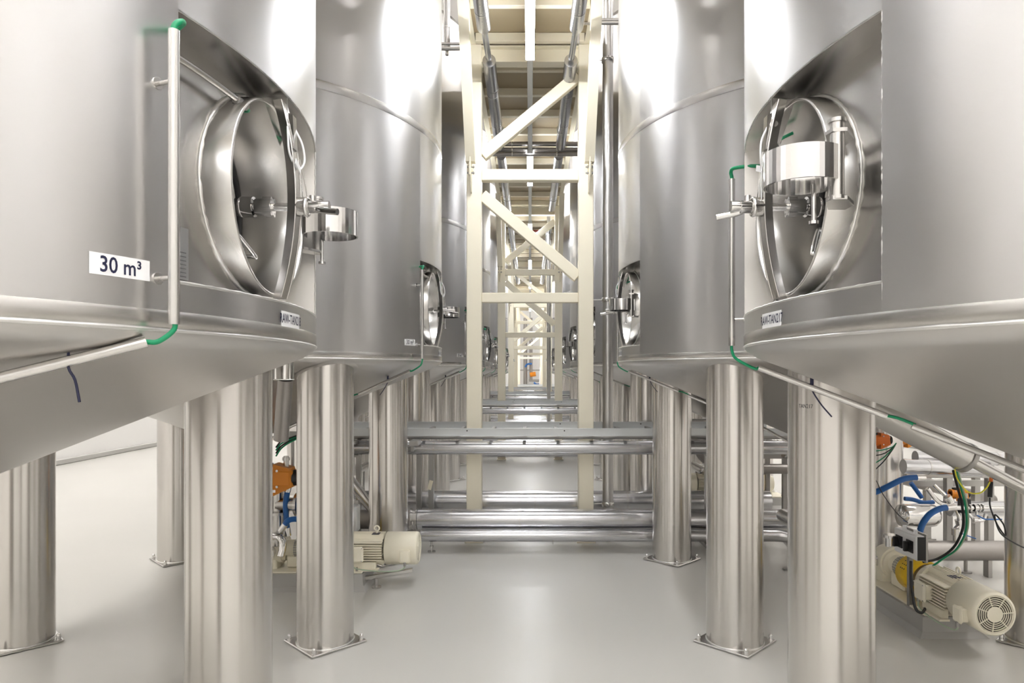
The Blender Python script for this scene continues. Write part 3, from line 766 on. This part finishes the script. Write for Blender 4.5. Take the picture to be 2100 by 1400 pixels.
    MB().cyl((-.08, -.152, H-.095), (-.08, -.152, H-.068), .009, 12).cyl((-.46, -.152, H-.08), (-.46, -.152, H-.06), .009, 12).build('cable_gland', 'galv', T)
    return T
def plinth(name, label, loc, rz):
    t = thing(name, label, 'plinth', loc, rz, 'grey pump plinths')
    vs_ = []
    for z, e in ((0, .035), (.03, .006), (.117, 0)):
        for x, y in ((-.38+e, -.17-e), (-.38+e, .17+e), (-1.32-e, .17+e), (-1.32-e, -.17-e)): vs_.append((x, y, z))
    fs = [(3, 2, 1, 0), (8, 9, 10, 11)]+[(j*4+i, j*4+(i+1) % 4, (j+1)*4+(i+1) % 4, (j+1)*4+i) for j in range(2) for i in range(4)]
    MB().add(vs_, fs, False).build('plinth_body', 'conc', t)
    return t
LP = (-.825, 5.08, 0)
pump = make_pump(); pump.location = LP
pump['label'] = 'cream pump motor behind the second column left of the aisle, seen side-on'
plinth('pump_plinth', 'low grey plinth carrying the side-on pump on the left', LP, 0)
RP = (2.50, 3.67, 0)
dup(pump, RP, -PI/2, 'cream pump with yellow coupling guard and round fan grille at lower right')
plinth('pump_plinth', 'low grey plinth carrying the pump with the yellow guard', RP, -PI/2)
LP2 = (1.72, 8.1, 0)
dup(pump, LP2, PI, 'far cream pump glimpsed between the pipes right of the aisle')
plinth('pump_plinth', 'low grey plinth under the far pump right of the aisle', LP2, PI)
t = thing('drip_pipe', 'short steel drip pipe lying under the side-on motor on the left', 'pipe', (-1.28, 4.98, 0))
# (kept: small angled support rail below the motor)
MB().beam((.02, 0, .06), (.42, .03, .12), .03, .03, (0, 0, 1), .004).build('rail', 'satin', t)
MB().cyl((.16, 0, 0), (.16, 0, .07), .014, 12).cyl((.16, 0, 0), (.16, 0, .01), .035, 16).build('support_foot', 'satin', t)
t['label'] = 'small sloping steel support rail under the side-on motor'; t['category'] = 'support'; t.name = 'support_rail'

# ------------------------------------------------------------------ service gear: helpers take picture-plane measurements once, to real coordinates
def W(px, py, y):   # point at depth y
    return Vector(((px-1087)*y/1400, y, CAM_H-(py-766)*y/1400))
def tube_thing(name, label, cat, pts, r, m, n=10, group=None, part=None, ends=None):
    c0 = Vector(pts[0])
    mb = MB().tube([Vector(p)-c0 for p in pts], r, n, 7)
    o = mb.build(name, m); o.location = c0
    tag(o, label, cat, group); 
    if ends:
        for p in (0, -1):
            q = Vector(pts[p])-c0; d = (Vector(pts[1])-Vector(pts[0]) if p == 0 else Vector(pts[-1])-Vector(pts[-2])).normalized()
            MB().cyl(q-d*.03, q+d*.03, r+.002, 14).build('hose_fitting', 'polish', o)
    return o
hg = 'blue hoses'
tube_thing('blue_hose', 'upper blue hose rising to the right beside the near right column', 'hose', [W(1780, 1012, 5.0), W(1800, 1007, 4.98), W(1825, 995, 4.95), W(1850, 983, 4.95), W(1870, 979, 4.95), W(1888, 979, 4.95)], .021, 'blue', 14, hg, ends=True)
tube_thing('blue_hose', 'blue hose arching down behind the white switch box', 'hose', [W(1950, 1040, 4.75), W(1930, 1042, 4.75), W(1908, 1053, 4.75), W(1893, 1072, 4.75), W(1886, 1092, 4.75), W(1884, 1110, 4.77)], .021, 'blue', 14, hg, ends=True)
tube_thing('blue_hose', 'low blue hose running left behind the white switch box', 'hose', [W(1775, 1127, 5.3), W(1800, 1134, 5.2), W(1830, 1138, 5.15), W(1858, 1137, 5.1)], .019, 'blue', 14, hg)
tube_thing('blue_hose', 'short dark blue hose under the steel shelf on the right', 'hose', [W(1868, 990, 5.6), W(1878, 1003, 5.6), W(1890, 1020, 5.6)], .018, 'blue', 12, hg)
tube_thing('blue_hose', 'short blue hose between the rack posts on the right', 'hose', [W(1936, 1011, 5.7), W(1941, 1018, 5.7), W(1947, 1032, 5.7)], .018, 'blue', 12, hg)
tube_thing('blue_hose', 'horizontal blue hose above the round steel vessel end', 'hose', [W(1855, 1022, 5.5), W(1872, 1024, 5.5), W(1893, 1030, 5.5), W(1915, 1029, 5.5)], .017, 'blue', 12, hg)
tube_thing('blue_hose', 'upright blue hose hanging below the orange actuator on the left', 'hose', [W(591, 1000, 4.98), W(586, 1030, 4.98), W(587, 1060, 4.98), W(590, 1090, 4.98)], .020, 'blue', 14, hg, ends=True)
tube_thing('blue_hose', 'blue hose bending right at the foot of the upright one on the left', 'hose', [W(580, 1082, 4.85), W(590, 1068, 4.85), W(604, 1064, 4.87), W(622, 1066, 4.9)], .020, 'blue', 14, hg, ends=True)

# steel tube with butterfly valve right of the lower hose
t = thing('valve_tube', 'bright steel tube with a small butterfly valve, right of the arching hose', 'pipe', W(1952, 1041, 4.75))
q = W(2070, 1041, 4.75)-W(1952, 1041, 4.75)
MB().cyl((0, 0, 0), q, .015, 16).build('tube_body', 'polish', t)
vb = MB()
for f in (.30, .38, .46, .52): vb.cyl(q*f, q*(f+.02), .026, 18)
vb.cyl(q*.38, q*.48, .021, 16).cyl(q*.43+Vector((0, 0, -.05)), q*.43, .008, 10)
vb.build('valve_body', 'polish', t)
MB().tube([q*.43+Vector((0, 0, -.05)), q*.55+Vector((0, -.01, -.075)), q*.62+Vector((0, -.01, -.078)), q*.85+Vector((0, -.01, -.078))], .005, 8, 4).build('valve_lever', 'blue', t)

# rack with square posts, shelf channel and pipes, right of the near right tank
t = thing('pipe_rack', 'square-tube steel rack carrying pipes behind the pump at lower right', 'rack', (3.3, 5.75, 0))
for (x, y) in ((.22, 0), (.60, .05), (-.28, .1), (.45, .7), (.78, .5)):
    p = MB().box((x, y, .40), (.055, .055, .78), ch=.004).build('post', 'galv', t); MB().box((x, y, .006), (.11, .11, .012)).build('foot_plate', 'galv', p)
MB().box((.2, -.05, .72), (.74, .05, .055), ch=.004).build('shelf_channel', 'galv', t)
MB().box((.5, .25, .60), (.9, .05, .05)).build('shelf_channel', 'galv', t)
MB().box((.25, .3, .735), (.05, .8, .05)).build('shelf_channel', 'galv', t)
run_pipe('insulated_pipe', 'short insulated pipe with a rounded end on the steel rack', [(3.0, 5.49, .815), (3.62, 5.49, .79)], .058, 'pipe', 'pipe', 'insulated pipes on the rack', seams=(.2,), screws=False)
run_pipe('insulated_pipe', 'bright insulated pipe lying behind the rounded one on the steel rack', [(3.3, 5.85, .845), (4.25, 5.85, .825)], .055, 'pipe', 'pipe', 'insulated pipes on the rack', seams=(.3, .7), screws=False)
run_pipe('insulated_pipe', 'grey pipe sloping away under the steel rack on the right', [(3.35, 6.3, .62), (4.4, 6.5, .35)], .06, 'darkpipe', 'pipe', 'insulated pipes on the rack', screws=False)
run_pipe('insulated_pipe', 'cream-lit insulated pipe below the bright valve tube', [(3.45, 5.62, .45), (3.95, 5.62, .45)], .062, 'pipe', 'pipe', 'insulated pipes on the rack', screws=False)
t = thing('vessel', 'small round-ended steel vessel beside the outer right column', 'vessel', (3.08, 5.35, .45))
MB().lathe([(0.001, .13), (.03, .128), (.06, .115), (.083, .085), (.09, .05), (.09, -.15), (.083, -.18), (.001, -.2)], (0, 0, 0), (1, 0, 0), 32).build('vessel_body', 'polish', t)
MB().cyl((.0, 0, -.45), (.0, 0, -.085), .02, 12).cyl((0, 0, -.45), (0, 0, -.44), .05, 16).build('stand', 'galv', t)
t = run_pipe('floor_pipe', 'thick dull grey pipe lying low behind the cream motor', [(3.02, 5.25, .20), (4.1, 5.25, .20)], .075, 'darkpipe', 'pipe', None)
MB().cyl((.25, 0, .07), (.25, 0, .12), .017, 14).cyl((.25, 0, .12), (.25, 0, .165), .028, 16).cyl((.25, 0, .165), (.25, 0, .17), .03, 16).build('vent_nozzle', 'satin', t)
for x in (.5, .9): MB().box((x, 0, -.135), (.03, .06, .13)).build('saddle', 'galv', t)
t = thing('valve_cluster', 'steel sample valves with a black solenoid box between the vessel and the rack', 'valve', (3.42, 5.36, 0))
MB().cyl((0, 0, 0), (0, 0, .62), .014, 12).cyl((0, 0, 0), (0, 0, .01), .045, 16).build('stand', 'galv', t)
MB().box((-.03, -.03, .53), (.075, .06, .11), ch=.005).build('solenoid_box', 'black', t)
MB().tube([(-.22, .05, .68), (-.15, .02, .60), (-.08, 0, .50), (-.06, -.02, .40), (-.10, -.02, .34)], .016, 12, 5).tube([(.0, -.03, .47), (.05, -.04, .42), (.11, -.04, .42), (.13, -.04, .47)], .013, 12, 5).tube([(-.30, .0, .66), (-.24, 0, .58), (-.18, 0, .54), (-.10, 0, .55)], .018, 12, 5).build('bent_tubes', 'polish', t)
MB().cyl((-.16, -.02, .60), (-.13, -.02, .56), .030, 18).cyl((-.07, -.02, .42), (-.06, -.02, .38), .028, 18).cyl((.03, -.04, .42), (.06, -.04, .42), .024, 16).build('clamps', 'polish', t)
MB().beam((-.10, -.05, .33), (.04, -.06, .28), .02, .008, (0, 0, 1), .003).build('valve_lever', 'blue', t)
# isolator switch box on a post
t = thing('switch_box', 'white isolator box with two black rotary switches on a short post', 'switch box', (2.36, 4.24, .12))
MB().box((0, 0, .155), (.025, .025, .31)).build('post', 'galv', t)
bx = MB().box((-.005, 0, .385), (.055, .25, .15), ch=.006).build('housing', 'whitebox', t)
MB().box((.0, -.126, .385), (.05, .006, .14)).build('end_panel', 'black', bx)
MB().box((.03, 0, .385), (.012, .26, .17)).build('back_plate', 'galv', bx)
for y in (-.06, .06):
    k = MB().cyl((-.034, y, .385), (-.05, y, .385), .032, 24).box((-.062, y, .385), (.024, .018, .062), ch=.003).box((-.036, y, .385), (.006, .072, .072)).build('rotary_switch', 'black', bx)
    MB().cyl((0, y, .46), (0, y, .485), .012, 14).build('cable_gland', 'whitebox', bx)
# cables on the right
cg = 'cables hanging at the right pump'
base = [W(1962, 968, 3.9), W(1970, 1000, 4.0), W(1980, 1040, 4.05), W(1981, 1085, 4.1), W(1962, 1125, 4.15), W(1930, 1148, 4.2), W(1905, 1168, 4.22), W(1897, 1195, 4.2)]
for i, (m_, lab, dx) in enumerate((('green', 'green cable curving down from the drain pipe to the right motor', 0), ('palegreen', 'pale green cable curving beside the green one to the right motor', .014), ('black', 'black cable in the bundle curving down to the right motor', -.012))):
    tube_thing('hanging_cable', lab, 'cable', [p+Vector((dx, .006*i, .003*i)) for p in (base if i < 2 else base[:6]+[W(1900, 1155, 4.16)])], .0055 if i < 2 else .0075, m_, 8, cg)
tube_thing('yellow_wire', 'yellow and green earth wire in a loose loop under the drain pipe', 'cable', [W(1958, 962, 3.0), W(1965, 985, 3.0), W(1985, 1008, 3.0), W(2008, 1011, 3.0), W(2023, 1000, 3.0), W(2030, 988, 3.0)], .0032, 'ygcable', 8)
t = thing('cable_plug', 'black cable plug with an orange tip hanging at the right', 'plug', W(2030, 1003, 3.1))
MB().cyl((0, 0, -.035), (.004, 0, .035), .010, 12).build('plug_body', 'black', t)
MB().cyl((.004, 0, .035), (.008, 0, .065), .008, 10).build('plug_tip', 'orangeglow', t)
tube_thing('black_cable', 'thin black cable looping down from the plug past the right column', 'cable', [W(2030, 1020, 3.1), W(2031, 1040, 3.1), W(2045, 1075, 3.1), W(2062, 1098, 3.1), W(2058, 1075, 3.1), W(2040, 1055, 3.1), W(2050, 1090, 3.12), W(2075, 1110, 3.15), W(2110, 1128, 3.2)], .0035, 'black', 6)
tube_thing('black_cable', 'black cable dropping from the isolator box to the plinth', 'cable', [W(1868, 1150, 4.15), W(1868, 1180, 4.12), W(1872, 1220, 4.05), W(1878, 1248, 4.0), W(1890, 1256, 3.98), W(1897, 1248, 4.02)], .008, 'black', 8)
tube_thing('black_cable', 'thin black cable slanting past the outer right column', 'cable', [W(1797, 985, 4.9), W(1812, 1015, 4.9), W(1838, 1050, 4.9), W(1862, 1072, 4.9)], .003, 'black', 6)
for i, (px, py, m_) in enumerate(((1790, 925, 'green'), (1788, 935, 'black'), (1790, 952, 'green'), (1790, 967, 'black'))):
    tube_thing('bundle_cable', ['topmost green', 'upper black', 'lower green', 'lowest black'][i]+' cable of the fan beside the outer right column', 'cable', [W(1838, 908, 4.9), W(1830, 916+i*2, 4.9), W(1812, 922+i*8, 4.9), W(px, py, 4.9)], .004, m_, 6, 'fan of cables beside the outer right column')
def actuator(name, label, loc, s_, mm='orange'):
    t = thing(name, label, 'actuator', loc, 0, 'orange valve actuators')
    MB().box((0, 0, 0), (.26*s_, .13*s_, .13*s_), ch=.02*s_).cyl((-.13*s_, 0, 0), (-.02*s_, 0, 0), .078*s_, 24).prism([(.0, -.06*s_, .10*s_), (.11*s_, -.06*s_, .07*s_), (.13*s_, -.06*s_, -.06*s_), (0, -.06*s_, -.12*s_)], 0, .12*s_, (0, 1, 0)).build('actuator_body', mm, t)
    MB().cyl((.125*s_, 0, 0), (.16*s_, 0, 0), .055*s_, 24).build('end_cap', 'black', t)
    MB().cyl((-.06*s_, 0, .05*s_), (-.06*s_, 0, .10*s_), .04*s_, 20).build('top_cap', 'black', t)
    b = MB()
    for x in (-.09, .03):
        for z in (-.055, .055): b.cyl((x*s_, -.07*s_, z*s_), (x*s_, -.062*s_, z*s_), .009*s_, 8)
    b.build('bolts', 'satin', t)
    MB().cyl((.07*s_, 0, .06*s_), (.07*s_, 0, .15*s_), .018*s_, 12).cyl((.07*s_, 0, .12*s_), (.07*s_, 0, .14*s_), .026*s_, 12).build('fitting', 'satin', t)
    return t
actuator('valve_actuator', 'large orange valve actuator with a black end cap, between the near left columns', (-1.86, 5.0, .80), 1.05)
actuator('valve_actuator', 'small orange actuator beside the outer right column', (2.58, 5.05, 1.07), .55, 'orangeglow')
actuator('valve_actuator', 'orange actuator glimpsed above the rack pipes on the right', (3.22, 5.85, 1.0), .6, 'orange')
actuator('valve_actuator', 'small orange actuator under the steel rack on the right', (3.42, 5.45, .60), .5, 'orange')
t = thing('valve_column', 'steel valve pipework under the orange actuator on the left', 'valve', (-1.86, 5.0, 0))
MB().cyl((0, .02, .30), (0, .02, .78), .045, 24).cyl((0, .02, .70), (0, .02, .72), .085, 28).cyl((0, .02, .53), (0, .02, .55), .085, 28).build('valve_body', 'satin', t)
MB().cyl((.0, .02, .60), (.16, .02, .60), .05, 24).cyl((.14, .02, .60), (.16, .02, .60), .085, 28).build('side_branch', 'satin', t)
MB().cyl((.165, .02, .60), (.20, .02, .60), .075, 24).build('blue_flange', 'blue', t)
MB().tube([(-.35, 0, .34), (-.1, 0, .36), (.04, -.06, .38), (.08, -.08, .33), (.07, -.1, .25)], .026, 14, 5).build('bend', 'polish', t)
for i in range(4):
    tube_thing('green_cable', ['uppermost', 'second', 'third', 'lowest'][i]+' cable of the green bunch above the left actuator', 'cable', [W(566, 935-6*i, 5.0), W(576, 920-5*i, 5.0), W(592, 908-3*i, 5.02), W(612, 898-2*i, 5.05)], .006, 'green' if i % 2 == 0 else 'black', 8, 'bunch of cables above the left actuator')
t = thing('cable_hanger', 'small steel plate bracket above the green cables on the left', 'bracket', W(600, 891, 5.1))
MB().box((0, 0, 0), (.13, .02, .05)).build('plate', 'galv', t); MB().cyl((0, .0, -.30), (0, 0, -.02), .012, 10).build('stem', 'galv', t)
# control box left, seen between the columns
t = thing('control_box', 'grey control box between the second and third columns on the left', 'control box', W(733, 1062, 5.35))
MB().box((-.02, 0, 0), (.06, .10, .20), ch=.006).build('housing', 'tray', t); MB().box((-.02, .06, -.12), (.03, .03, .5)).build('post', 'galv', t)
# diagonal pipe between second and third columns
run_pipe('slanting_pipe', 'slanting steel pipe between the second and third columns on the left', [W(690, 950, 5.9), W(770, 1050, 5.95)], .045, 'satin', 'pipe', None)
# outlet pipework under the tanks near the camera (valves below cones)
for side, k, lab in ((-1, 1, 'left'), (1, 1, 'right'), (-1, 2, 'left, third tank'), (1, 2, 'right, third tank')):
    t = thing('outlet_pipe', f'bent outlet pipe below the cone of the tank on the {lab}' if k == 2 else f'bent outlet pipe below the second tank on the {lab}', 'pipe', (side*TX, TY1+k*PITCH, 0), 0, 'outlet pipes below the tanks')
    MB().tube([(0, 0, .80), (0, 0, .62), (0, .02, .50), (0, .12, .42), (0, .3, .40), (0, .75, .40)], .05, 20, 5).build('pipe_body', 'satin', t)
    MB().cyl((0, 0, .74), (0, 0, .78), .08, 24).cyl((0, 0, .66), (0, 0, .70), .08, 24).build('flange', 'satin', t)
    MB().cyl((0, .6, 0), (0, .6, .35), .015, 12).cyl((0, .6, 0), (0, .6, .01), .05, 16).build('support', 'galv', t)
# right gap between second and first right column: sloping valve pipe
t = thing('valve_manifold', 'sloping steel valve pipe seen right of the second right column', 'valve', W(1563, 890, 6.6))
q = W(1612, 925, 6.6)-W(1563, 890, 6.6)
MB().cyl(q*-.3, q*1.3, .028, 16).cyl(q*.55, q*.8, .045, 16).build('pipe_body', 'satin', t)
MB().cyl(q*.2, q*.2+Vector((-.03, 0, -.13)), .02, 12).cyl(q*.05, q*.05+Vector((.03, 0, -.10)), .014, 10).cyl(q*1.0, q*1.05, .07, 20).build('valve_body', 'polish', t)
t = thing('small_rack', 'low steel frame standing behind the second right column', 'rack', (2.45, 6.95, 0))
for x, y in ((-.1, 0), (.14, .0), (-.1, .5), (.14, .5)): MB().box((x, y, .36), (.045, .045, .70), ch=.003).build('post', 'galv', t); 
MB().box((.02, 0, .72), (.45, .045, .045)).box((.02, .5, .72), (.45, .045, .045)).build('crossbar', 'galv', t)
run_pipe('low_grey_pipe', 'dull grey pipe low down behind the second right column', [(2.1, 6.75, .62), (2.9, 6.75, .62)], .05, 'darkpipe', 'pipe', None)
run_pipe('elbow_pipe', 'wide grey elbow pipe left of the second right column', [W(1500, 950, 7.6), W(1470, 945, 7.6), W(1445, 930, 7.6), W(1436, 900, 7.6), W(1436, 860, 7.6)], .09, 'darkpipe', 'pipe', None, smooth=True)
# faint number pencilled on the near right leg
tr_ = [t for t, sd, k in tanks if sd > 0 and k == 0][0]
lg_ = [c for c in tr_.children if c.name.startswith('leg') and abs(sum(v.co.x for v in c.data.vertices)/len(c.data.vertices)-.88) < .1 and sum(v.co.y for v in c.data.vertices) < 0][0]
tv, tf = text_mesh('TAN217', .022, .8)
c_ = Vector((.88, -.88)); rr = .1605; a_ = math.radians(32)
mk = MB().add([(c_.x+rr*math.cos(a_+x/rr), c_.y+rr*math.sin(a_+x/rr), 1.435+y) for x, y in tv], tf, False)
mk.build('pencilled_number', 'plateink', lg_)
# sloping drain pipe under the near right tank
t = thing('drain_pipe', 'wide sloping steel drain pipe with an end flange under the nearest right tank', 'pipe', W(1790, 838, 2.95))
q = W(1975, 936, 3.0)-W(1790, 838, 2.95); d = q.normalized()
MB().cyl(q*-.35, q, .063, 32).build('pipe_body', 'satin', t)
MB().cyl(q, q+d*.02, .068, 32).cyl(q+d*.02, q+d*.024, .03, 24).build('end_flange', 'galv', t)
MB().cyl(q+d*.02, q+d*.6, .025, 20).build('thin_pipe', 'satin', t)
# insulated stub with a bright rim hanging between the first two left tanks
t = thing('hanging_stub', 'short upright steel stub with a bright rim between the first two left tanks', 'pipe', W(582, 778, 3.30))
MB().cyl((0, 0, 0), (0, 0, .30), .046, 28).build('stub_body', 'polish', t); MB().torus((0, 0, 0), (0, 0, 1), .046, .003, 32, 6).build('rim', 'weld', t)
MB().cyl((-.05, .1, -.30), (.0, .02, .0), .036, 20).build('lower_pipe', 'darkpipe', t)

# ------------------------------------------------------------------ far end
t = thing('wall_pipework', 'steel valve pipework with an orange actuator against the far wall', 'pipework', (-.25, Y1-.5, 0))
MB().cyl((0, 0, .2), (0, 0, 4.5), .10, 16).cyl((.3, 0, 1.2), (.3, 0, 4.5), .08, 16).build('upright_pipe', 'darkpipe', t)
MB().cyl((-.6, 0, 1.75), (1.2, 0, 1.75), .03, 12).cyl((-.6, 0, .95), (1.2, 0, .95), .03, 12).cyl((.2, 0, 1.2), (1.3, 0, 1.2), .06, 12).build('cross_pipe', 'galv', t)
MB().cyl((.25, -.2, 1.5), (.55, -.2, 1.55), .12, 16).build('actuator', 'orange', t)
MB().tube([(0, -.2, 1.9), (.1, -.2, 2.05), (.35, -.2, 2.08)], .05, 10, 5).tube([(.45, -.2, 1.1), (.6, -.2, 1.0), (.85, -.2, 1.02)], .05, 10, 5).build('blue_hose', 'blue', t)
t = thing('red_pipe', 'thin red pipe crossing high above the aisle in the distance', 'pipe', (0, 17.5, 5.24)) if False else None
t = MB().cyl((-.1, 0, 0), (.42, 0, 0), .02, 12).build('red_pipe', 'red'); t.location = (0, 14.4, 4.57); tag(t, 'thin red pipe crossing high under the walkway in the distance', 'pipe')
t = MB().box((0, 0, .9), (.05, .05, 1.9), Matrix.Rotation(.04, 3, 'Y')).build('white_pole', 'white'); t.location = (.42, 30.5, 0); tag(t, 'slim white pole standing at the far end of the aisle', 'pole')

# final naming check: remove unused datablocks
for me in list(bpy.data.meshes):
    if me.users == 0: bpy.data.meshes.remove(me)
